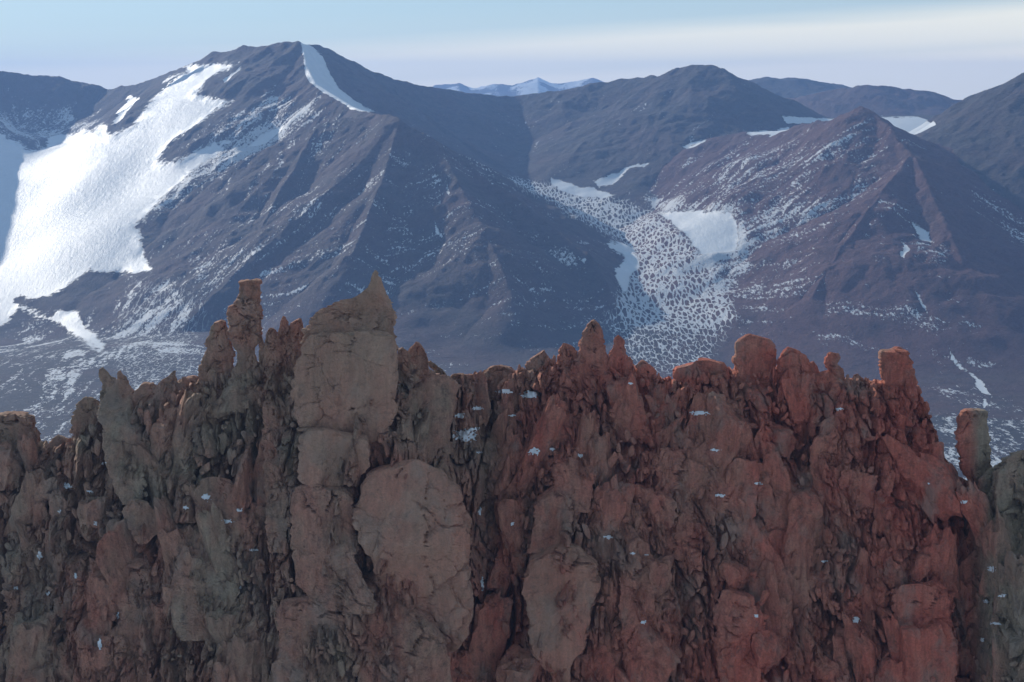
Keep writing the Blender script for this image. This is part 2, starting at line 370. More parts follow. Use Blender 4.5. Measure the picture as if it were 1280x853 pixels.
def terrain(X, Y):
    fz = floor_z(X, Y); rz, grp, RA, RD = terrain_z(X, Y)
    k = 45.0; h = np.clip(.5+.5*(rz-fz)/k, 0, 1)
    Z0 = fz*(1-h)+rz*h+k*h*(1-h); Z = Z0
    up = sstep(0, 260, rz-fz)
    # gullies and ribs running down the slopes, scree unevenness
    Z = Z+up*(fbm2(X/420, Y/420, 5, 3, True)*40-10)+up*fbm2(X/80, Y/80, 4, 5)*12
    wob_ = fbm2(X/500, Y/500, 3, 91)*90
    ga = RA+wob_
    gul = fbm2(ga/230, RD/1500+ga/3000, 3, 95, True); fine = fbm2(ga/70, RD/700, 3, 97, True)
    Z = Z+up*sstep(60, 500, RD)*(gul*11+fine*5-4)
    Z = Z+(1-up)*(fbm2(X/600, Y/600, 4, 9)*9+fbm2(X/90, Y/90, 3, 8)*1.2)
    strk = fbm2(ga/22, RD/420, 4, 99)*.75+fbm2(ga/120, RD/800, 2, 92)*.5+(1-up)*fbm2(X/60, Y/150, 3, 93)*.3
    return Z0, Z-Z0, grp, h, strk

cols = np.arange(-170, 1452, 1.75)
rows = np.concatenate([np.arange(1000, 3600, 130), np.arange(3600, 5600, 22), np.arange(5600, 11200, 8.6), np.arange(11200, 15200, 34)])
CX = (cols-640)/FPX
Yg = np.repeat(rows[:, None], len(cols), 1).astype(f32)
Xg = (Yg*CX[None, :]*1.03).astype(f32)
Z0g, dZ, Gg, Hg, Strk = terrain(Xg, Yg)
PX, PY = proj(Xg, Yg, Z0g)
def poly_mask(poly, PXw, PYw, soft):
    """0..1 mask of a surveyed outline, with soft edge (photo pixels)"""
    poly = np.array(poly, float); x0, y0 = poly.min(0)-soft*2; x1, y1 = poly.max(0)+soft*2
    sel = (PXw > x0) & (PXw < x1) & (PYw > y0) & (PYw < y1)
    out = np.zeros(PXw.shape, f32); x = PXw[sel]; y = PYw[sel]
    if not len(x): return out
    ins = np.zeros(len(x), bool); dm = np.full(len(x), 1e9)
    for (ax, ay), (bx, by) in zip(poly, np.roll(poly, -1, 0)):
        c = ((ay > y) != (by > y)); xx = (bx-ax)*(y-ay)/((by-ay) if by != ay else 1e-9)+ax
        ins ^= c & (x < xx)
        dx, dy = bx-ax, by-ay; t = np.clip(((x-ax)*dx+(y-ay)*dy)/(dx*dx+dy*dy+1e-9), 0, 1)
        dm = np.minimum(dm, np.hypot(x-ax-t*dx, y-ay-t*dy))
    sd_ = np.where(ins, dm, -dm)
    out[sel] = np.clip(.5+sd_/(2*soft), 0, 1); return out
wX = fbm2(Xg/160, Yg/260, 5, 31); wY = fbm2(Xg/160, Yg/160, 4, 41)
PXw = PX+wX*13+Strk*5; PYw = PY+wY*7
snow = np.zeros(Xg.shape, f32); net = snow.copy(); speck = snow.copy()
def add(layer, poly, soft, val=1.0, d0=0, d1=99, warp=1.0):
    m = poly_mask(poly, PX+(PXw-PX)*warp, PY+(PYw-PY)*warp, soft)*val*((Yg > d0*1000) & (Yg < d1*1000))
    np.maximum(layer, m, out=layer)
# glacier basin on the left
add(snow, [(-200,170),(-60,168),(0,170),(22,178),(44,190),(58,186),(64,170),(88,166),(104,160),(118,166),(128,152),(140,170),(165,160),(190,128),(215,98),(262,84),(290,86),(262,102),(245,120),(292,128),(245,160),(214,183),(198,206),(262,184),(292,178),(262,205),(235,222),(205,248),(168,283),(182,318),(190,342),(150,345),(110,338),(60,372),(0,376),(-200,376)], 9, 1, 7.0, 11)
add(snow, [(140,168),(172,124),(166,122),(148,140),(136,160)], 3, 1, 9.5, 11.5)
add(snow, [(222,82),(240,96),(255,112),(290,85),(300,80),(262,80)], 6, .8, 9.5, 11)
add(snow, [(280,102),(303,82),(300,90),(285,110)], 3, 1, 9, 11)
add(snow, [(376,52),(388,58),(404,72),(412,92),(425,112),(447,128),(468,144),(440,138),(402,116),(383,100)], 2.5, 1, 7.6, 9.75, .4)
add(snow, [(308,188),(325,170),(356,156),(352,166),(330,182)], 2.5, 1, 7.5, 10, .6)
add(snow, [(685,222),(720,232),(775,245),(760,250),(715,244),(690,234)], 3, 1, 8.5, 10)
add(snow, [(740,228),(790,212),(815,205),(810,210),(770,228),(752,238)], 3, .75, 8.5, 10.5)
add(snow, [(818,266),(915,264),(923,298),(924,336),(905,356),(884,330),(850,290)], 5, .85, 6.9, 9, .7)
add(snow, [(757,300),(790,308),(800,335),(780,372),(768,350),(775,325)], 5, .9, 6, 8)
add(snow, [(976,146),(1045,149),(1042,155),(985,155)], 2.5, 1, 8.6, 12, .4)
add(snow, [(928,166),(990,159),(988,165),(960,176),(935,172)], 3, .75, 8, 12)
add(snow, [(1100,147),(1148,146),(1168,156),(1188,168),(1160,168),(1130,172),(1110,162)], 2.5, 1, 8.3, 12, .4)
add(snow, [(855,185),(890,172),(885,180),(862,190)], 3, .8, 8, 10)
for p in [[(1140,278),(1160,292),(1166,306),(1150,300)], [(1128,300),(1134,314),(1128,328),(1124,320)], [(1142,364),(1150,372),(1160,398),(1150,385)],
          [(1205,458),(1225,478),(1243,498),(1225,492)], [(1178,428),(1200,452),(1215,470),(1195,455)], [(540,275),(548,290),(553,303),(545,296)],
          [(1222,495),(1232,506),(1226,512)], [(720,322),(735,328),(730,333)], [(555,225),(566,250),(556,240)]]:
    add(snow, p, 3, .9, 4, 8)
add(snow, [(-60,360),(14,366),(24,384),(10,404),(-20,420),(-60,400)], 6, .85, 5, 8.5)
add(snow, [(10,372),(60,388),(95,400),(140,440),(120,446),(70,412),(20,392)], 9, .60, 5, 8)
add(snow, [(70,385),(95,392),(115,412),(135,430),(130,440),(95,425),(60,400)], 6, .72, 5, 8)
# net of polygons on the middle glacier
add(net, [(638,222),(700,236),(760,246),(820,270),(850,290),(885,332),(912,362),(916,395),(890,415),(840,420),(790,412),(768,392),(772,368),(795,330),(772,303),(700,264),(650,236)], 8, 1, 5.5, 9.6)
add(net, [(755,390),(915,385),(905,430),(885,470),(790,470),(765,430)], 14, .48, 5, 7)
add(speck, [(655,228),(820,250),(930,330),(905,372),(760,330)], 20, .35, 6, 9.6)
add(net, [(165,350),(215,345),(270,385),(240,470),(150,500),(130,440)], 14, .33, 5, 7.6)
add(speck, [(160,345),(215,345),(250,385),(240,470),(150,500),(120,420)], 16, .9, 5, 7.6)
# flecked ground
add(speck, [(-200,395),(40,385),(160,395),(200,430),(260,420),(300,470),(200,520),(-200,600)], 22, .82, 3.6, 7.6)
add(speck, [(-200,470),(200,440),(300,600),(-200,700)], 22, .66, 3, 6)
add(speck, [(1170,480),(1290,490),(1460,500),(1460,700),(1150,700)], 20, .95, 3, 6)
add(speck, [(925,330),(1000,250),(1110,190),(1140,210),(1060,300),(990,380),(925,420),(905,380)], 30, .62, 5.8, 9)
add(speck, [(770,240),(860,190),(985,165),(1060,170),(1000,260),(925,330),(918,268),(820,262)], 18, .62, 6.8, 9.3)
add(speck, [(200,215),(290,150),(345,118),(400,135),(330,190),(270,215)], 16, .85, 7.5, 10)
add(speck, [(240,330),(270,340),(262,365),(240,362)], 10, .95, 5.5, 8)
add(speck, [(200,340),(330,330),(400,390),(600,440),(600,480),(180,480)], 22, .5, 5, 7.5)
add(speck, [(395,170),(440,150),(405,250),(385,270)], 8, .6, 6, 8.3)
add(speck, [(540,200),(575,280),(590,310),(560,330),(530,230)], 12, .72, 6, 8)
add(speck, [(1110,250),(1180,310),(1250,460),(1235,470),(1130,310)], 12, .70, 5, 7.5)
add(speck, [(1205,215),(1300,285),(1300,340),(1215,255)], 10, .9, 6.5, 8.2)
add(speck, [(500,150),(660,235),(720,300),(640,260),(530,190)], 8, .55, 6.5, 8.3)
add(speck, [(760,350),(700,360),(690,400),(780,440)], 20, .7, 5.5, 7)
add(speck, [(1,120),(60,110),(180,215),(40,200)], 14, .5, 9.8, 11)
add(speck, [(560,130),(960,110),(960,170),(760,230),(650,215)], 20, .30, 8.8, 10.6)
add(speck, [(380,95),(470,150),(600,230),(760,330),(700,420),(300,440),(180,320),(300,215)], 40, .56, 5.5, 9.6)
add(speck, [(900,180),(1075,150),(1140,200),(1060,300),(980,400),(920,420),(915,330),(800,250)], 30, .80, 5.8, 9)
add(speck, [(1075,140),(1140,200),(1260,500),(1000,470),(1000,380)], 30, .42, 5, 8.5)
add(speck, [(790,245),(935,255),(945,345),(900,390),(860,300)], 10, 1.25, 6.5, 9.3)
add(speck, [(255,160),(345,112),(420,150),(330,195),(215,265),(170,290),(205,215)], 10, 1.05, 7.6, 9.9)
add(speck, [(-100,140),(60,130),(140,150),(140,180),(-100,180)], 12, .95, 9.9, 11.5)
tint = np.select([Gg == 1, Gg == 2, Gg == 3, Gg == 4, Gg == 5, Gg == 6, Gg == 7], [.2, .36, .12, 1.0, .12, .0, .6], .4).astype(f32)  # rock hue per mountain; purple is partly a window-reflection tint put into colour
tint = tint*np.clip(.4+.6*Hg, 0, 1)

sm = np.clip(snow, 0, 1)
for ax in (0, 1):
    for _ in range(3): sm = (sm+np.roll(sm, 1, ax)+np.roll(sm, -1, ax))/3
def boxb(a, r):
    for ax in (0, 1):
        p_ = np.pad(a, [(r+1, r) if i_ == ax else (0, 0) for i_ in (0, 1)], 'edge').astype(np.float64); c_ = np.cumsum(p_, ax)
        a = (np.take(c_, range(2*r+1, c_.shape[ax]), ax)-np.take(c_, range(0, c_.shape[ax]-2*r-1), ax))/(2*r+1)
    return a
Zs = Z0g
for _ in range(3): Zs = boxb(Zs, 13)
wS = sstep(.3, .95, boxb(sm.astype(float), 4))*((PX < 275) & (Yg < 10000) | (PX > 740) & (PX < 960) & (PY > 240))
wS = boxb(wS.astype(float), 5)
Z0g = Z0g*(1-wS)+Zs*wS
smooth_ = 1-sm*.90*((Yg < 9900) & (PX < 300))-sm*.93*(PX >= 300)
Zg = Z0g+dZ*np.clip(smooth_, .07, 1)+sm*fbm2(Xg/260, Yg/420, 3, 88)*3
# split the one surface into its mountains, glaciers and valley floor
faces = gridfaces(*Xg.shape)
isn = (np.maximum(snow, (Hg < .55)*0) > .5)
lab = np.where(Hg > .35, Gg, 0).astype(int)
left_ice = (snow > .45) & (Yg > 7200) & (PX < 300)
mid_ice = ((net > .5) | (snow > .5)) & (PX > 630) & (PX < 930) & (Yg > 6000) & (Yg < 9400) & (PY > 218)
lab = np.where(left_ice, 8, lab); lab = np.where(mid_ice, 9, lab)
fl = lab.reshape(-1)[faces[:, 0]]
V = np.stack([Xg, Yg, Zg+CAMZ], -1).reshape(-1, 3)
e1 = np.gradient(V.reshape(*Xg.shape, 3), axis=0); e2 = np.gradient(V.reshape(*Xg.shape, 3), axis=1)
NV = np.cross(e2, e1); NV /= np.linalg.norm(NV, axis=-1, keepdims=True)+1e-9; NV = NV.reshape(-1, 3).astype(f32)
NAMES = {0: ('valley_floor', 'wide frozen valley floor flecked with wind-blown snow'), 1: ('mountain', 'dark serrated mountain wall rising behind the white glacier basin'),
 2: ('mountain', 'broad dark pyramid mountain with a white snow strip below its summit'), 3: ('mountain', 'smooth curved blue mountain wall closing the middle valley'),
 4: ('mountain', 'purplish brown conical mountain with snow-flecked flank beside the middle glacier'), 5: ('mountain', 'dark steep mountain cut off by the right edge of the picture'),
 6: ('hill', 'low pale blue flat-topped hill farthest behind the right-hand saddle'), 7: ('hill', 'long purplish plateau hill behind the two snowy saddles'),
 8: ('glacier', 'bright white glacier flowing out of a shaded basin'), 9: ('glacier', 'glacier tongue covered with a net of snow-filled furrows')}
for k, (nm, lb) in NAMES.items():
    fs = faces[fl == k]
    if not len(fs): continue
    u, inv = np.unique(fs, return_inverse=True)
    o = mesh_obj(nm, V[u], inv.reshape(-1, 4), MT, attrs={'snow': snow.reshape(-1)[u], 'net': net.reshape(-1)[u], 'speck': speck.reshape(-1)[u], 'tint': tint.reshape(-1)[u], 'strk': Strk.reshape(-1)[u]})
    o.data.normals_split_custom_set_from_vertices(NV[u])
    tag(o, lb, nm.replace('_', ' '), kind='structure')

# ground out to the horizon
gr = 31000
gx, gy = np.meshgrid(np.linspace(-gr, gr, 60), np.linspace(-gr, gr, 60))
gz = np.full(gx.shape, VZ-75)+CAMZ
o = mesh_obj('ground', np.stack([gx, gy, gz], -1).reshape(-1, 3), gridfaces(60, 60), MT, attrs={'snow': (gy < 900)*.62, 'net': gx*0, 'speck': gx*0, 'tint': gx*0+.3})  # snow on the unseen near ground is added to bounce light onto the cliff
tag(o, 'frozen ground running on to the horizon', 'ground', kind='structure')

# farthest range
fx = np.arange(480, 840, 1.6); fy = np.arange(24000, 30000, 60)
FY = np.repeat(fy[:, None], len(fx), 1); FX = FY*((fx-640)/FPX)[None, :]
prof = np.interp(fx, [480,530,545,560,575,590,600,615,640,655,672,690,700,720,740,752,770,800,840], [124,113,107,108,103,108,107,105,107,103,98,104,106,103,97,101,103,112,124])
ZC = P(fx, prof, 27500)[2]; zb = P(fx, prof*0+124, 26500)[2]
FZ = ZC[None, :]-np.abs(FY-27500)*.20+(fbm2(FX/1500, FY/1500, 5, 77, True)-.55)*130
low = P(fx, np.interp(fx, [480,540,600,640,700,760,840], [116,112,119,120,116,118,112]), 25200)[2][None, :]-np.abs(FY-25200)*.25+(fbm2(FX/900, FY/900, 4, 79, True)-.6)*60
lowm = low > FZ
FZ = np.maximum(FZ, low); FZ = np.maximum(FZ, VZ-60)
fs_ = np.clip(.45+(fbm2(FX/600, FY/900, 4, 71))*1.6, 0, 1)*(~lowm)+lowm*.15
o = mesh_obj('mountain', np.stack([FX, FY, FZ+CAMZ], -1).reshape(-1, 3), gridfaces(*FX.shape), MT, attrs={'snow': fs_, 'net': fs_*0, 'speck': fs_*0+.3, 'tint': fs_*0+.1})
tag(o, 'distant pale blue snowy range showing over the low point of the ridge', 'mountain', kind='structure')

# ------------------------------------------------------------------ the foreground cliff
CREST = np.array([(-160,560),(-60,545),(0,540),(46,560),(60,562),(92,548),(120,520),(170,500),(215,482),(250,474),(290,470),(330,458),(380,455),(430,450),(495,450),(530,462),(560,478),(600,470),(640,466),(700,452),(760,452),(800,464),(830,474),(870,470),(910,465),(970,468),(1010,468),(1060,476),(1100,478),(1145,484),(1160,515),(1175,550),(1190,588),(1200,602),(1225,606),(1245,594),(1262,585),(1280,572),(1340,560),(1460,560)], float)
def crestY(px):
    return np.interp(px, [-160, 0, 150, 300, 430, 520, 570, 620, 750, 950, 1150, 1195, 1225, 1300, 1460], [545, 535, 528, 518, 512, 516, 540, 548, 545, 540, 536, 536, 520, 510, 505])
cpx = np.arange(-160, 1460, 1.0); cY = crestY(cpx); cxw, _, czw = P(cpx, np.interp(cpx, CREST[:, 0], CREST[:, 1]), cY)
order = np.argsort(cxw)
def crest_at(X):
    return np.interp(X, cxw[order], cY[order]), np.interp(X, cxw[order], czw[order])
# big shapes of the face: (px, py, width px, height px, metres toward the viewer)
BUMPS = [(430,480,75,90,7),(520,690,80,150,6),(400,690,50,130,5),(150,560,40,110,5),(250,620,60,130,3),(60,700,60,160,4),(340,740,40,110,-3),(608,680,13,190,-9),(560,600,40,60,4),
         (700,730,55,140,8),(640,760,18,120,-3),(800,620,70,160,2),(850,760,50,120,-5),(930,560,45,160,4),(1010,660,40,140,-3),(1090,600,50,160,5),(1150,760,50,130,4),(1213,740,9,190,-7),(1260,700,50,160,5),(330,560,12,110,-5),(478,600,30,30,-4),(760,800,25,80,-6),(215,760,14,110,-4),(985,760,16,120,-5),(1040,800,45,60,-5)]
BW = []
for bx, by, sx_, sy_, am in BUMPS:
    x, y, z = P(bx, by, 505.); BW.append((x, z, sx_*505/FPX, sy_*505/FPX/.95, am))
def wallY(X, Z):
    yc, zc = crest_at(X); d = np.maximum(zc-Z, 0)
    Y = yc-d*.30-np.sqrt(d+.01)*1.2
    for x, z, sx_, sz_, am in BW:
        Y = Y-am*np.exp(-((X-x)/sx_)**2-((Z-z)/sz_)**2)*np.clip(d/6, 0, 1)
    return Y
def onwall(px, py):
    D = 505.0+0*np.asarray(px, float)
    for _ in range(8):
        x, y, z = P(px, py, D); D = .5*D+.5*wallY(x, z)
    return P(px, py, D)
def wall_disp(X, Z):
    wx = fbm2(X/14, Z/20, 4, 101)*3.2+fbm2(X/40, Z/50, 2, 103)*6; wz = fbm2(X/14, Z/20, 4, 111)*4
    x = X+wx; z = Z+wz
    h1, c1 = facet2(x/9+z/70, z/22, 201, 1.6, .8); h2, c2 = facet2(x/4.2+z/30, z/9+x/40, 221, 1.9, .7); h3, c3 = facet2(x/1.9-z/15, z/3.6, 241, 1.8, .5)
    h0, c0 = facet2(x/17-z/60, z/52, 271, 1.3, .8)
    d = h0*3.5+h1*3.6+h2*2.2+h3*.8-4.5*(1-sstep(0, .09, c0))-3.5*sstep(.72, 1., fbm2(X/15+wz/12, Z/95, 3, 281, True))
    d = d-3.4*(1-sstep(0, .12, c1))-1.8*(1-sstep(0, .14, c2))-.5*(1-sstep(0, .18, c3))
    d = d-1.6*sstep(.80, .93, fbm2(x/5.5, z/60, 2, 291, True))-.9*sstep(.82, .94, fbm2(x/2.4+z/25, z/34, 2, 293, True))
    d = d+fbm2(X/2.6, Z/13, 4, 131, True)*1.1+fbm2(X/1.6, Z/1.9, 3, 141)*.22
    return d
wcols = np.arange(-150, 1450, 1.45); wX_ = (wcols-640)/FPX*512
tt = np.concatenate([np.linspace(-1150, -235, 26)[:-1]])
nf = 330
Ycw, Zcw = crest_at(wX_)
rowsX = []; rowsY = []; rowsZ = []
rough = fbm2(wX_/5, wX_*0, 4, 151)*1.6+fbm2(wX_/1.5, wX_*0, 3, 152)*.8
Ztop = Zcw+rough
zf = np.linspace(0, 1, nf)
for z in tt:
    rowsZ.append(np.full_like(wX_, z))
for u in zf: rowsZ.append(-235+(Ztop+235)*u)
ZW = np.array(rowsZ); XW = np.repeat(wX_[None, :], len(ZW), 0)
YW = wallY(XW, ZW); dW = wall_disp(XW, ZW); fade = np.ones(XW.shape)
YW = YW-dW
XW = XW+fbm2(XW/3, ZW/3, 2, 161)*.5
# over the crest and down the back
bk = []
zt = ZW[-1]; yt = YW[-1]; xt = XW[-1]
for q, (dy, dz) in enumerate([(1.5, .4), (3.2, -.2), (5, -2), (7, -5), (10, -10), (14, -17), (20, -28), (30, -46), (50, -80), (90, -150), (160, -280), (300, -520), (480, -1060)]):
    jy = fbm2(wX_/8+q*3, wX_*0+q, 4, 171)*min(6, dy*.5); jz = fbm2(wX_/6-q*5, wX_*0+q, 4, 181)*min(5, dy*.35)
    if dz <= -1060: jz = 0
    bk.append((xt, yt+dy+jy, np.maximum(zt+dz+jz if dz > -1060 else np.full_like(zt, -1170.), -1170)))
XA = np.vstack([XW]+[b[0][None] for b in bk]); YA = np.vstack([YW]+[b[1][None] for b in bk]); ZA = np.vstack([ZW]+[b[2][None] for b in bk])
VW = np.stack([XA, YA, ZA+CAMZ], -1)
def cliff_part(px0, px1):
    m = np.where((wcols >= px0) & (wcols <= px1+1.5))[0]
    v = VW[:, m[0]:m[-1]+1]; return v.reshape(-1, 3), gridfaces(v.shape[0], v.shape[1])
CL = []
for (a, b, lb) in [(-200, 606, 'brown-grey buttress of fluted rock below the tall horned crag'), (606, 1214, 'long rust-red rock wall with broken crest and snow on its ledges'), (1214, 1500, 'dark grey-green rock mass beyond the standing slab')]:
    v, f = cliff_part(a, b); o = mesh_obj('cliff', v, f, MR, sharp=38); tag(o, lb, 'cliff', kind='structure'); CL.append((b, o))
def cliff_for(px): return next(o for b, o in CL if px <= b)

# ---- rocks: convex, plane-cut and weathered
def ico(sub):
    bm = bmesh.new(); bmesh.ops.create_icosphere(bm, subdivisions=sub, radius=1)
    v = np.array([q.co[:] for q in bm.verts], f32); f = np.array([[q.index for q in p.verts] for p in bm.faces], np.int32); bm.free(); return v, f
ICO = {s: ico(s) for s in (2, 3, 4, 5)}
def rock_shape(seed, sub, scale, npl=13, rough=.06, soft=.007):
    r = np.random.RandomState(seed); u, f = ICO[sub]
    nrm = r.normal(size=(npl, 3)); nrm /= np.linalg.norm(nrm, axis=1)[:, None]
    nrm = np.vstack([nrm, [[0,0,1],[0,0,-1],[1,.1,0],[-1,.1,0],[0,-1,.1],[0,1,0]]]); d = np.concatenate([r.uniform(.42, .95, npl), r.uniform(.7, 1.0, 6)])
    dn = u@nrm.T; rr = d[None, :]/np.maximum(dn, .05); rad = -np.log(np.exp(-rr/soft/1.0+(rr.min(1)/soft)[:, None]).sum(1))*soft+rr.min(1)
    p = u*np.minimum(rad, 1.3)[:, None]
    q = p*np.array(scale)/min(scale)
    h, c = facet3(q[:, 0]*1.5+seed, q[:, 1]*1.5, q[:, 2]*.9, 300)
    h2, c2 = facet3(q[:, 0]*3.4+seed, q[:, 1]*3.4, q[:, 2]*2., 330)
    dsp = h*rough*2.2+h2*rough*.8-(1-sstep(0, .10, c))*rough*1.6+fbm3(q[:, 0]*2.2+seed*3, q[:, 1]*2.2, q[:, 2]*.9, 4, 310, True)*rough*.7+fbm3(q[:, 0]*6, q[:, 1]*6, q[:, 2]*4, 3, 320)*rough*.3
    p = p*(1+dsp)[:, None]
    return p*np.array(scale), f
from mathutils import Euler
def inst(me, name, parent, loc, rot, s):
    o = bpy.data.objects.new(name, me); COL.objects.link(o); o.parent = parent
    o.location = loc; o.rotation_euler = rot; o.scale = s; return o
VAR = []
for i in range(44):
    kind = i % 4
    sc = [(1, .9, 2.0), (1, .5, 1.8), (1, .8, 1.2), (.75, .7, 2.9)][kind]
    p, f = rock_shape(400+i, 4, sc, npl=7, rough=.05+.02*(i % 3))
    o = mesh_obj('rock', p, f, MR, sharp=24); VAR.append((kind, o.data)); bpy.data.objects.remove(o)
SMALL = [rock_shape(900+i, 2, [(1, .8, 1.6), (1, .6, 1.1), (1, .9, 2.4), (1.2, .8, .8)][i % 4], npl=9, rough=.05) for i in range(16)]

def crest_py(px): return np.interp(px, CREST[:, 0], CREST[:, 1])
# keep-out zones for the large smooth blocks placed by hand (px, py, rx, ry)
KEEP = [(430,470,62,90),(420,578,50,38),(515,690,72,118),(405,700,40,90),(692,650,30,45),(700,765,45,85),(155,560,28,65),(180,652,30,28)]
NROCK = 440
rr = random.Random(11); cnt = 0; tries = 0
counts = {}
while cnt < NROCK and tries < 9000:
    tries += 1
    px = rr.uniform(-40, 1320); py = rr.uniform(455, 880)
    cp = crest_py(px); big = rr.random()
    size = 6+38*big**2.8                                    # half width in photograph pixels
    kind, me = rr.choice(VAR)
    hz = size*[2.0, 1.8, 1.2, 2.9][kind]
    if py-hz*.82 < cp-3-rr.random()*9: continue
    if any(((px-a)/(rx+size*.6))**2+((py-b)/(ry+size*.7))**2 < 1 for a, b, rx, ry in KEEP): continue
    par = cliff_for(px); k = par.name
    if counts.get(k, 0) >= 225: continue
    x, y, z = onwall(px, py); m = size*y/FPX
    dd = m*rr.uniform(.1, .8)
    inst(me, 'rock', par, (x, y+dd, z+CAMZ), (rr.gauss(-.14, .13), rr.gauss(0, .17), rr.uniform(-3.1, 3.1) if kind != 1 else rr.gauss(0, .5)), (m, m, m*rr.uniform(.85, 1.2)))
    counts[k] = counts.get(k, 0)+1; cnt += 1
# splinters standing along the crest
SPL = []
for i in range(10):
    p, f = rock_shape(700+i, 3, (.42, .34, 2.0), npl=8, rough=.08); o = mesh_obj('rock', p, f, MR, sharp=24); SPL.append(o.data); bpy.data.objects.remove(o)
for q in range(150):
    px = rr.uniform(2, 1150)
    if 46 < px < 92 or 536 < px < 562 or 385 < px < 495: continue
    par = cliff_for(px)
    if counts.get(par.name, 0) >= 299: continue
    yc_ = float(crestY(px)); s_ = rr.uniform(2.5, 7.5); x, y, z = P(px, crest_py(px)+rr.uniform(0, 7), yc_-rr.uniform(0, 3)); m = s_*y/FPX
    inst(rr.choice(SPL), 'rock', par, (x, y, z+CAMZ), (rr.gauss(0, .12), rr.gauss(-.05, .22), rr.uniform(-3, 3)), (m*rr.uniform(.8, 1.8), m*rr.uniform(.8, 1.6), m)); counts[par.name] = counts.get(par.name, 0)+1
# small rubble and flakes between them
for b, par in CL:
    vs, fs2, off = [], [], 0
    lo = {606: -60, 1214: 606, 1500: 1214}[b]; hi = {606: 606, 1214: 1214, 1500: 1330}[b]
    for i in range(int((hi-lo)*1.5)):
        px = rr.uniform(lo, hi); cp = crest_py(px); py = cp+rr.random()**1.25*(880-cp)
        if any(((px-a)/rx)**2+((py-bb)/ry)**2 < 1 for a, bb, rx, ry in KEEP): continue
        s = rr.uniform(1.8, 6.0); x, y, z = onwall(px, py); m = s*y/FPX
        p, f = rr.choice(SMALL)
        R = np.array(Euler((rr.gauss(0, .4), rr.gauss(0, .35), rr.uniform(-3, 3))).to_matrix())
        vs.append((p*m)@R.T+np.array([x, y-m*rr.uniform(.2, 1.8), z+CAMZ])); fs2.append(f+off); off += len(p)
    o = mesh_obj('rubble', np.vstack(vs), np.vstack(fs2), MR, parent=par, smooth=True, sharp=30); tag(o, kind='stuff')

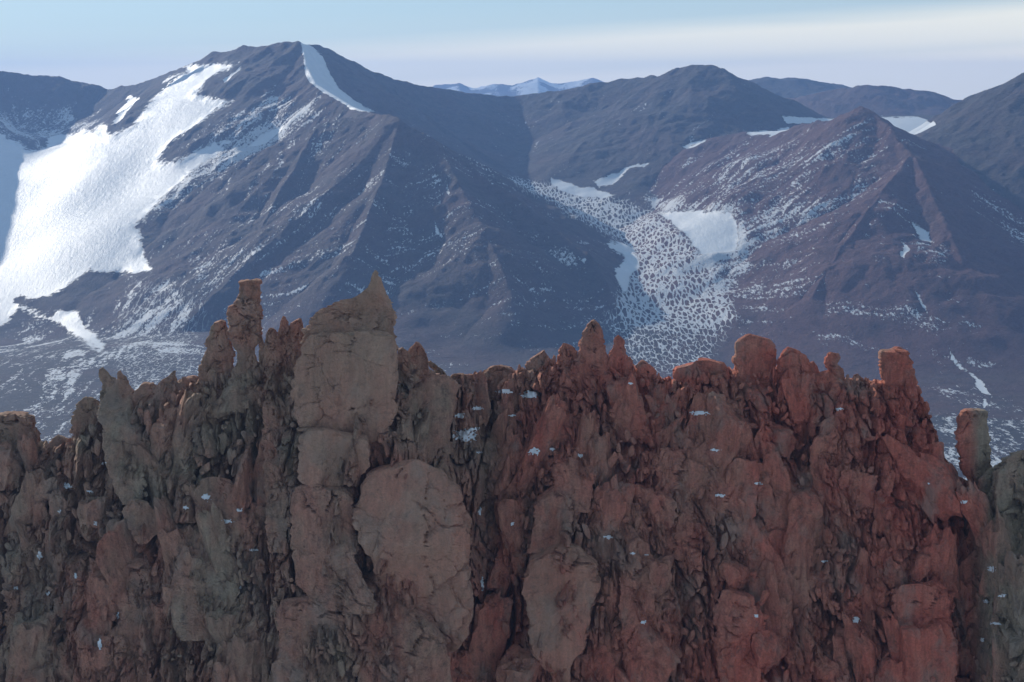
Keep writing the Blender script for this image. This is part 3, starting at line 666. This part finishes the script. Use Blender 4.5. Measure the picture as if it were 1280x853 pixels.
# ---- lofted crags: outline rows (py, x left, x right) at their own distance, with real thickness
def loft(name, rows_, label=None, cat=None, D=None, off=0., thick=.8, box=.75, rough=.05, cell=None, nr=None, na=84, seed=1, lean=0., parent=None, mat=None, group=None, capr=.35, follow=True, grooves=.0, chisel=16, edge=1.25, strat=0.):
    rows_ = np.array(rows_, float); ys = rows_[:, 0]
    nr = nr or int(max(22, min(170, (ys[-1]-ys[0])/1.25)))
    yy = np.linspace(ys[0], ys[-1], nr); xl = np.interp(yy, ys, rows_[:, 1]); xr = np.interp(yy, ys, rows_[:, 2])
    wpx = (xr-xl).max(); q_ = yy/max(5, wpx*.22)
    def jag(s_): 
        a_ = noise2(q_, q_*0+s_*3.7, seed+s_)+.5*noise2(q_*2.7, q_*0+s_*1.3, seed+s_+9)
        b_ = rnd(np.floor(q_*.9+noise2(q_*2, q_*0, s_)).astype(np.int64), np.zeros(len(q_), np.int64), np.zeros(len(q_), np.int64), seed+s_)-.5
        return (a_*.6+b_*.9)*np.minimum(wpx*.075, 3.2)*edge*np.minimum(1, (xr-xl)/wpx*1.3)
    xl = xl+jag(1); xr = xr+jag(2)
    cxp = (xl+xr)/2
    if D is None:
        if follow: _, Dr, _ = onwall(cxp, yy)
        else: _, d0, _ = onwall(cxp[-1:], yy[-1:]); Dr = np.full(nr, d0[0])
        Dr = np.convolve(np.pad(Dr, 6, 'edge'), np.ones(13)/13, 'valid')
    else: Dr = np.full(nr, float(D))
    Dr = Dr+off+lean*(yy-yy[0])
    X, Y, Z = P(cxp, yy, Dr); Wd = (xr-xl)/2*Dr/FPX
    Wm = Wd.max()
    # rounded cap rows
    ncap = 6; capw = np.sin(np.linspace(.12, math.pi/2*.9, ncap)); caph = np.cos(np.linspace(.12, math.pi/2*.9, ncap))
    Xc = np.concatenate([np.full(ncap, X[0]), X]); Yc = np.concatenate([np.full(ncap, Y[0]), Y])
    Zc = np.concatenate([Z[0]+caph*Wd[0]*capr, Z]); Wc = np.concatenate([capw*Wd[0], Wd])
    n_ = len(Xc); a = np.linspace(0, 2*math.pi, na, endpoint=False)
    ca, sa = np.cos(a), np.sin(a); ex = np.sign(ca)*np.abs(ca)**box; ey = np.sign(sa)*np.abs(sa)**box
    wsm = np.convolve(np.pad(Wc, 5, 'edge'), np.ones(11)/11, 'valid')
    T = thick*(.5*Wc+.5*np.minimum(wsm, Wc*1.4))
    vx = Xc[:, None]+Wc[:, None]*ex[None]; vy = Yc[:, None]+T[:, None]*ey[None]; vz = np.repeat(Zc[:, None], na, 1)
    nx = np.repeat(ca[None], n_, 0); ny = np.repeat(sa[None], n_, 0); nz_ = np.zeros_like(nx); nz_[:ncap] = caph[:, None]; ln = np.sqrt(nx**2+ny**2+nz_**2)
    cell = cell or Wm*.9
    wv = fbm3(vx/cell, vy/cell, vz/cell, 3, seed+5)*.5
    h, c = facet3(vx/cell+wv+seed, vy/cell+wv, vz/(cell*1.5)+wv, 500+seed)
    h2, c2 = facet3(vx/cell*2.6+wv+seed, vy/cell*2.6, vz/cell*1.7+wv, 540+seed)
    d = Wm*rough*(h*1.6+h2*.8-(1-sstep(0, .10, c))*1.6-(1-sstep(0, .12, c2))*.7
        +fbm3(vx/cell*1.3, vy/cell*1.3, vz/cell*.9, 4, 560+seed, True)*.8+fbm3(vx/1.2, vy/1.2, vz/1.0, 3, 570+seed)*.45)
    # broken faces: chisel the front and back with tilted planes
    rp = np.random.RandomState(seed*31+7)
    fr = np.abs(ny/ln)
    d = d*(.6+1.5*fr)-(1-sstep(.01, .07, c))*fr*min(1.3, Wm*.16)
    if strat:
        tz = vz+vx*.12+fbm3(vx/6, vy/6, vz/6, 3, 595)*1.6
        d = d+strat*np.clip(Wc/Wm*1.3-.25, 0, 1)[:, None]*(fbm2(tz/2.2, tz*0, 3, 596)+.5*(rnd(np.floor(tz/1.7).astype(np.int64), np.zeros(tz.shape, np.int64), np.zeros(tz.shape, np.int64), 9)-.5)*2)
    d = d*np.clip(Wc/Wm*1.5, .22, 1)[:, None]
    if grooves: d = d-Wm*grooves*np.abs(fbm3(vx/cell*2.5, vy/cell*2.5, vz/cell*.25, 3, 580+seed))
    # edge raggedness also on silhouettes
    vx = vx+nx/ln*d; vy = vy+ny/ln*d; vz = vz+nz_/ln*d+fbm3(vx/cell, vy/cell, vz/cell, 3, 590+seed)*Wm*rough*.5
    Hh = max(Zc.max()-Zc.min(), 1)
    for q in range(int(chisel)):
        n0 = np.array([rp.normal(0, .42), -1 if q % 4 else 1, rp.normal(.05, .33)]); n0 /= np.linalg.norm(n0)
        iz = rp.randint(ncap, n_); sx0 = rp.uniform(-.9, .9)*Wc[iz]
        p0 = np.array([Xc[iz]+sx0, Yc[iz]+np.sign(n0[1])*T[iz]*(1-abs(sx0/Wc[iz])**2.5)*rp.uniform(.72, 1.0), Zc[iz]])
        rx = vx-p0[0]; ry = vy-p0[1]; rz = vz-p0[2]
        dist = rx*n0[0]+ry*n0[1]+rz*n0[2]
        loc_ = np.exp(-((rx/(Wm*1.1))**2+(rz/(Wm*1.2))**2)**2)
        cut = np.maximum(dist, 0)*loc_*.92
        vx = vx-n0[0]*cut*.4; vy = vy-n0[1]*cut; vz = vz-n0[2]*cut*.4
    xp = Xc[0]+rp.uniform(-.7, .7)*Wc[ncap]; s1, s2 = rp.uniform(.15, 1.1, 2)*capr*1.6; zt_ = vz.max()
    lim_ = zt_-np.where(vx < xp, (xp-vx)*s1, (vx-xp)*s2)-np.maximum(0, Yc[0]-vy)*rp.uniform(.1, .5)
    k_ = np.exp(-np.maximum(0, zt_-vz)/(Wc[ncap]*1.6+.1))
    vz = np.where(vz > lim_, lim_*k_+vz*(1-k_), vz)
    v = np.stack([vx, vy, vz+CAMZ], -1).reshape(-1, 3); f = gridfaces(n_, na, True)
    # close both ends
    top = len(v); v = np.vstack([v, [[Xc[0], Yc[0], v[:na, 2].mean()]], [[Xc[-1], Yc[-1], v[-na:, 2].mean()]]])
    i = np.arange(na); j = (i+1) % na
    f4 = np.vstack([f, np.stack([i, j, np.full(na, top), np.full(na, top)], -1)[:0]])
    bmf = np.vstack([np.stack([j, i, np.full(na, top)], -1), np.stack([(n_-1)*na+i, (n_-1)*na+j, np.full(na, top+1)], -1)])
    ft = np.vstack([f[:, [0, 1, 2]], f[:, [0, 2, 3]]]); ft = ft[:, ::-1]
    o = mesh_obj(name, v, np.vstack([ft, bmf[:, ::-1]]), mat or MR, parent=parent, sharp=32)
    if label: tag(o, label, cat, group, 'thing')
    return o

PIN = 'rock_pinnacle'
# the horned crag: cap, pale face and its neighbours
crag = loft('crag', [(421,390,489),(432,380,493),(450,373,496),(480,366,497),(515,365,495),(535,376,486),(548,420,476),(556,440,464)],
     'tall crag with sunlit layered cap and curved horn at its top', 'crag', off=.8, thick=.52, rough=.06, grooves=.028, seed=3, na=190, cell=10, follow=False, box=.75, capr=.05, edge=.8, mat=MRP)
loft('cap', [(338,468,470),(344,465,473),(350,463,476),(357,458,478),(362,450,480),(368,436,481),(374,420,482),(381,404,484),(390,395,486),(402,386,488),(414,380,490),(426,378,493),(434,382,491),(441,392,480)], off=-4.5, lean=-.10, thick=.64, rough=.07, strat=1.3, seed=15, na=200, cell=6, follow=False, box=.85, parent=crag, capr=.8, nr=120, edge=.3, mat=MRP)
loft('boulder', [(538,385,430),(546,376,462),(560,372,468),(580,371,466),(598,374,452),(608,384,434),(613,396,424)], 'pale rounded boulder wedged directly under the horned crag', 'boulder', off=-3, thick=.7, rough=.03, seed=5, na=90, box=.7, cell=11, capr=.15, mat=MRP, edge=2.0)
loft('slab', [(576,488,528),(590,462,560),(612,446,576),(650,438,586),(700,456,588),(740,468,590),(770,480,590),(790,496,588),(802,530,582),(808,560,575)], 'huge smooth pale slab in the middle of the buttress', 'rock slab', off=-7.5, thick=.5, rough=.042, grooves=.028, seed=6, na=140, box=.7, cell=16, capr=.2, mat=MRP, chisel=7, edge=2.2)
loft('slab', [(610,368,430),(625,364,440),(660,362,446),(700,362,450),(735,366,464),(755,380,474),(765,400,470)], 'rust-stained pitted slab left of the huge smooth slab', 'rock slab', off=-2, thick=.5, rough=.05, seed=7, na=100, box=.7, cell=9, capr=.2)
loft('slab', [(752,455,510),(770,440,540),(800,436,556),(840,440,566),(885,445,570)], 'reddish slab lowest below the huge smooth slab', 'rock slab', off=1, thick=.45, rough=.035, seed=8, na=90, box=.7, cell=12)
loft('slab', [(755,350,410),(775,342,440),(800,345,438),(840,340,440),(885,340,436)], 'cracked brown slab beneath the rust-stained slab', 'rock slab', off=0, thick=.5, rough=.06, seed=9, na=80, cell=9)
loft('boulder', [(610,682,702),(616,672,712),(630,666,717),(655,664,716),(675,662,706),(690,660,690)], 'rounded boulder with bright rim topping the pillar in the gully', 'boulder', off=-1.5, thick=.7, rough=.025, seed=10, na=80, box=.75, cell=12, capr=.5)
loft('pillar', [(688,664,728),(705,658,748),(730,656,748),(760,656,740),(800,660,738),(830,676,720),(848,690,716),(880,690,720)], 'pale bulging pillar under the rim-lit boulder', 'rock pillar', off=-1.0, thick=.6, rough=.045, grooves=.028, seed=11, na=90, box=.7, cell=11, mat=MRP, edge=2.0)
loft('slab', [(478,134,160),(490,130,168),(510,126,172),(550,128,178),(590,132,180),(615,140,180),(632,150,178)], 'tall pale slab below the two thin spikes', 'rock slab', off=-2.5, thick=.45, rough=.03, seed=12, na=72, box=.7, cell=12, follow=True)
loft('flake', [(628,158,186),(640,150,196),(655,156,206),(665,160,204),(680,172,184)], 'loose tilted flake sticking out below the tall pale slab', 'rock flake', off=-4, thick=.35, rough=.05, seed=13, na=56, cell=8)

for q_, (rw, lb) in enumerate([
  ([(690,8,44),(720,4,48),(780,6,46),(860,8,44)], 'tall grey joint column low on the left side of the buttress'),
  ([(715,112,138),(735,108,144),(790,110,142),(870,112,140)], 'narrow reddish column split from its neighbour by a dark crack'),
  ([(700,150,186),(720,146,192),(790,148,190),(870,152,188)], 'broad column under the loose tilted flake'),
  ([(690,218,270),(705,212,282),(760,214,286),(800,224,280)], 'squarish orange-brown slab between the flake and the pitted slab'),
  ([(500,330,352),(520,328,358),(600,330,360),(690,334,358)], 'long narrow rib left of the wedged boulder'),
  ([(600,250,292),(612,244,300),(660,246,302),(690,254,298)], 'flaky square slab in the middle of the left buttress'),
  ([(520,700,742),(540,694,750),(600,690,748),(640,700,738)], 'smooth panel below the tallest red pinnacle'),
  ([(560,826,856),(580,820,866),(660,822,868),(700,830,862)], 'long upright slab in the middle of the red wall'),
  ([(500,886,920),(520,880,930),(590,884,932),(640,890,926)], 'upright slab below the layered pale ledge'),
  ([(620,960,1010),(636,954,1018),(700,956,1020),(735,964,1012)], 'blocky red face right of the middle of the wall'),
  ([(545,1020,1058),(560,1012,1066),(590,1012,1064),(612,1022,1056)], 'pale overhanging block under the curled knob'),
  ([(730,1120,1180),(745,1114,1190),(800,1112,1196),(870,1116,1200)], 'large rust-red block low at the right end of the wall'),
  ([(700,780,812),(720,774,820),(800,776,822),(870,784,818)], 'narrow upright slab low in the middle of the red wall'),
  ([(740,900,940),(760,892,948),(820,894,950),(880,900,946)], 'tapering red buttress at the bottom of the wall')]):
    loft('slab', rw, lb, 'rock slab', off=-1.2, thick=.42, rough=.05, seed=70+q_, na=84, box=.6, cell=7, capr=.15, chisel=16)
def pin(rows_, label, seed, px_off=0, th=.75, rough=.085, box=.68, name=PIN, cat='pinnacle', group='pinnacles along the crest', dy=0., cell=None, na=84, capr=.5):
    xm = (rows_[-1][1]+rows_[-1][2])/2
    return loft(name, rows_, label, cat, D=float(crestY(xm))+dy, thick=th, rough=rough, box=box, seed=seed, group=group, cell=cell, na=na, capr=capr)
pin([(518,0,36),(520,-6,42),(530,-14,45),(545,-16,47),(562,-18,48),(585,-18,50),(620,-14,52)], 'flat-topped block at the left edge of the picture', 21, th=.7, box=.6, capr=.1, cell=7)
pin([(545,70,78),(552,62,92),(566,56,98),(590,54,100)], 'low broken lump in the dip beside the flat-topped block', 22, th=.8)
pin([(499,104,116),(505,98,124),(520,91,127),(545,90,130),(580,92,134),(620,95,135)], 'stubby brown block left of the thin spikes', 23, th=.8)
pin([(461,125,129),(468,123,136),(474,126,142),(482,128,144),(495,126,148),(515,124,150)], 'crooked thin spike, shorter partner of the split pair', 24, th=.9, dy=-1.5, capr=.7)
pin([(464,147,151),(472,145,156),(484,146,161),(498,144,166),(520,140,170)], 'straight narrow spike leaning on its crooked partner', 25, th=.9, dy=-1.5)
pin([(484,174,196),(490,166,208),(500,162,212),(520,162,214)], 'rounded brown hump between the spikes and the sharp shard', 26, th=.9)
pin([(463,216,220),(470,208,220),(478,198,224),(488,190,232),(505,184,240),(530,182,244)], 'slanting shard of brown rock pointing up right', 27, th=.6, dy=-2)
pin([(474,232,248),(480,224,262),(492,220,270),(512,220,276)], 'low cracked shelf left of the leaf-shaped pinnacle', 28, th=.9)
pin([(402,268,282),(408,264,284),(420,261,288),(440,256,291),(455,252,291),(472,250,292),(500,252,294)], 'leaf-shaped brown pinnacle left of the stacked tower', 29, th=.7, capr=.3)
tower = pin([(374,296,318),(382,288,324),(395,286,325),(410,286,325),(425,288,322),(438,295,318),(452,296,320),(470,290,326),(500,285,328),(550,284,330)], 'stacked tower of balanced blocks, tallest on the left buttress', 30, th=.85, rough=.07, dy=-1.5, box=.75, cell=6, na=80)
loft('top_block', [(351,300,325),(356,300,326),(366,299,326),(378,298,324),(388,300,322)], D=float(crestY(306))-1.5, thick=.85, rough=.06, box=.6, seed=31, parent=tower, capr=.1, cell=5)
pin([(420,324,328),(430,324,330),(450,324,332),(475,322,334)], 'needle in the gap right of the stacked tower', 32, th=1)
pin([(411,336,342),(418,332,346),(430,330,350),(455,330,352),(490,330,354),(530,330,356)], 'squat grey spire right of the needle', 33, th=.9)
pin([(396,353,357),(403,350,360),(414,347,364),(430,346,366),(460,344,368),(500,342,368)], 'pointed reddish spire between squat spire and horned crag', 34, th=.9, capr=.8)
pin([(399,370,377),(404,364,378),(415,364,380),(430,365,384),(460,366,386),(490,366,386)], 'small notched spire touching the horned crag', 35, th=.9)
pin([(436,498,506),(445,496,512),(470,494,514),(510,494,516),(560,494,520)], 'dark rib hugging the right flank of the horned crag', 36, th=.8, dy=-3)
pin([(429,519,524),(436,512,530),(450,508,534),(475,510,537),(510,512,540),(560,514,544)], 'hooked pillar with a bent tip at the notch', 37, th=.7, dy=-2.5)
pin([(452,534,540),(458,536,548),(466,545,556),(476,552,562),(490,556,568),(515,556,572)], 'curved arm of rock closing the small arch at the notch', 38, th=.6, dy=1)
pin([(470,562,600),(476,558,606),(490,556,608),(520,556,610)], 'low dark wall bridging the notch', 39, th=.5, box=.6, capr=.15)
pin([(461,610,640),(466,604,652),(480,602,658),(500,600,660)], 'pale flaky ledge just right of the notch', 40, th=.7, capr=.3)
pin([(440,672,682),(446,663,687),(455,660,692),(470,658,696),(500,656,698)], 'rounded reddish stump, first bump on the red wall', 41, th=.8)
pin([(431,704,714),(438,700,720),(450,698,724),(470,696,728),(500,694,730)], 'knuckle of rock left of the tallest red pinnacle', 42, th=.85)
pin([(401,738,745),(407,732,751),(418,727,755),(432,724,757),(446,722,758),(462,718,762),(490,714,764)], 'tallest pinnacle of the red wall, shaped like a hooded figure', 43, th=.8, dy=-1.5, cell=5)
pin([(421,770,777),(427,768,781),(433,767,782),(440,763,784),(452,760,788),(470,758,794),(495,756,796)], 'small hoodoo with round head right of the tallest red pinnacle', 44, th=.85, dy=-1)
pin([(455,800,816),(462,796,820),(475,792,826),(500,790,828)], 'ragged crumbling knob in the low stretch of crest', 45, th=.8, rough=.1)
pin([(454,870,905),(460,848,910),(468,842,914),(480,842,916),(505,842,918)], 'layered pale ledge left of the big upright block', 46, th=.8, capr=.12, rough=.07)
pin([(420,930,956),(426,920,966),(436,917,971),(455,916,971),(475,920,966),(500,920,968)], 'big upright block with flat faces on the middle crest', 47, th=.6, box=.6, capr=.25, rough=.035, cell=12)
pin([(436,982,994),(442,976,1003),(455,972,1010),(470,970,1014),(500,968,1016),(540,966,1020)], 'blunt dark tooth right of the big upright block', 48, th=.8, rough=.08)
pin([(468,1012,1052),(474,1008,1060),(495,1006,1066),(530,1006,1068)], 'broad shoulder carrying the curled knob', 49, th=.7)
pin([(443,1036,1048),(448,1032,1050),(456,1032,1046),(462,1036,1055),(470,1036,1056),(482,1034,1056)], 'curled knob like a wave on the broad shoulder', 50, th=.8, rough=.09)
pin([(469,1066,1074),(476,1064,1084),(495,1062,1094),(530,1060,1098)], 'low double point left of the square block', 51, th=.8, rough=.1)
pin([(438,1102,1132),(441,1100,1136),(452,1100,1140),(466,1102,1144),(478,1104,1148),(488,1108,1142)], 'square leaning block perched on the high right end of the wall', 52, th=.75, box=.55, capr=.08, rough=.045, cell=8, dy=-2)
pin([(480,1092,1150),(492,1088,1152),(520,1090,1160),(550,1094,1172),(590,1096,1188),(640,1100,1200),(700,1105,1208)], 'stepped end buttress of the red wall beneath the square block', 53, th=.4, rough=.05, cell=8, capr=.1, na=90)
pin([(512,1204,1228),(514,1199,1234),(530,1196,1234),(560,1197,1237),(585,1202,1240),(600,1208,1238),(612,1210,1234)], 'tall slab standing alone in the gap right of the wall', 54, th=.6, box=.6, capr=.06, rough=.04, name='standing_slab', cat='rock slab', group=None, cell=9)
pin([(566,1272,1292),(574,1260,1310),(590,1250,1320),(620,1244,1330),(680,1240,1340)], 'rounded grey-green boulder at the right picture edge', 55, th=.7, name='boulder', cat='boulder', group=None, dy=-4)
pin([(590,1236,1254),(600,1226,1262),(620,1220,1266),(660,1216,1268)], 'smaller grey-green boulder at the foot of the standing slab', 56, th=.8, name='boulder', cat='boulder', group=None, dy=-3)

# ---- snow caught on the ledges (draped on what is there)
bpy.context.view_layer.update()
deps = bpy.context.evaluated_depsgraph_get()
def hit(px, py):
    x, y, z = P(px, py, 1.0); d = Vector((float(x), float(y), float(z))).normalized()
    ok, loc, nr_, idx, ob, _ = SC.ray_cast(deps, Vector((0, 0, CAMZ)), d, distance=900)
    return (loc, nr_) if ok else (None, None)
SN = [(582,545,17,11),(575,520,9,5),(592,537,10,4),(597,511,10,4),(630,490,13,4),(663,494,13,7),(600,566,7,2.5),(668,565,10,7),(690,562,6,3),(640,520,6,3),(725,570,5,4),(788,480,5,2),(873,517,15,4),(893,563,9,3),(900,620,8,4),(760,672,9,4),(790,692,6,3),(808,694,4,2),
      (85,608,7,6),(75,640,4,4),(50,695,5,7),(60,742,4,5),(258,622,8,7),(232,635,5,4),(285,652,9,4),(318,688,9,3),(300,638,6,4),(120,655,4,5),(113,615,6,3),(130,580,5,3),(600,640,3,10),(603,730,3,14),(1070,775,7,6),(948,605,9,3),(1048,512,8,3),(1240,712,8,7),(1252,745,7,4),(1232,752,5,5),(1243,780,12,3),(1030,702,6,2.5),(805,778,5,4),(640,655,3,5),(125,805,4,10),(148,770,3,7),(20,735,4,4),(1160,605,4,2),(1205,628,6,4),(1228,800,4,5),(95,720,3,6),(300,735,4,3),(945,770,5,3)]
par_v = {}
for q, (cx, cy_, rx, ry) in enumerate(SN):
    big_ = rx > 12; rx, ry = (rx, ry*.8) if big_ else (rx*.85, ry*.75)
    st = .9; nx_ = int(2*rx*1.3/st)+2; ny_ = int(2*ry*1.4/st)+2; idx = {}; pts = []
    for j in range(ny_):
        for i in range(nx_):
            u = -rx*1.3+i*st; v = -ry*1.4+j*st
            w = float(fbm2(np.array([(cx+u)/3.6]), np.array([(cy_+v)/1.9]), 3, 700+q)[0])
            if (u/rx)**2+(v/ry)**2+w*1.9 > .9: continue
            loc, nr_ = hit(cx+u, cy_+v)
            if loc is None: continue
            e = max(0, .9-((u/rx)**2+(v/ry)**2+w*1.9))
            idx[(i, j)] = len(pts); pts.append(loc+Vector((0, -.35, .2))*min(1.4, .25+e*2.2))
    fc = []
    for (i, j), a in idx.items():
        b = idx.get((i+1, j)); c = idx.get((i+1, j+1)); d = idx.get((i, j+1))
        if None in (b, c, d): continue
        qd = [pts[k] for k in (a, b, c, d)]
        if max((qd[k]-qd[(k+1) % 4]).length for k in range(4)) > 3.2: continue
        fc.append((a, d, c, b))
    if not fc: continue
    k = cliff_for(cx); L = par_v.setdefault(k.name, [[], [], k]); off = len(L[0])
    L[0] += [tuple(p) for p in pts]; L[1] += [tuple(a+off for a in f_) for f_ in fc]
for nm, (v, f, k) in par_v.items():
    o = mesh_obj('snow', np.array(v), np.array(f), MS, parent=k); tag(o, kind='stuff')

# ------------------------------------------------------------------ air
hz0, hz1 = VZ-76+CAMZ, 640+CAMZ
bm = bmesh.new(); bmesh.ops.create_cube(bm, size=1)
me = bpy.data.meshes.new('haze'); bm.to_mesh(me); bm.free()
hz = bpy.data.objects.new('haze', me); COL.objects.link(hz); hz.scale = (2*gr+200, 2*gr+200, hz1-hz0); hz.location = (0, 0, (hz0+hz1)/2)
m = bpy.data.materials.new('pale_air'); m.use_nodes = True; t = m.node_tree; t.nodes.clear()
o_ = N(t, 'ShaderNodeOutputMaterial'); pv = N(t, 'ShaderNodeVolumePrincipled')
pv.inputs['Color'].default_value = (.31, .53, 1.0, 1); pv.inputs['Density'].default_value = 3.7e-5; pv.inputs['Anisotropy'].default_value = .2
t.links.new(pv.outputs[0], o_.inputs['Volume']); me.materials.append(m)
tag(hz, 'thin blue mountain haze filling the valley air', 'haze', kind='stuff')
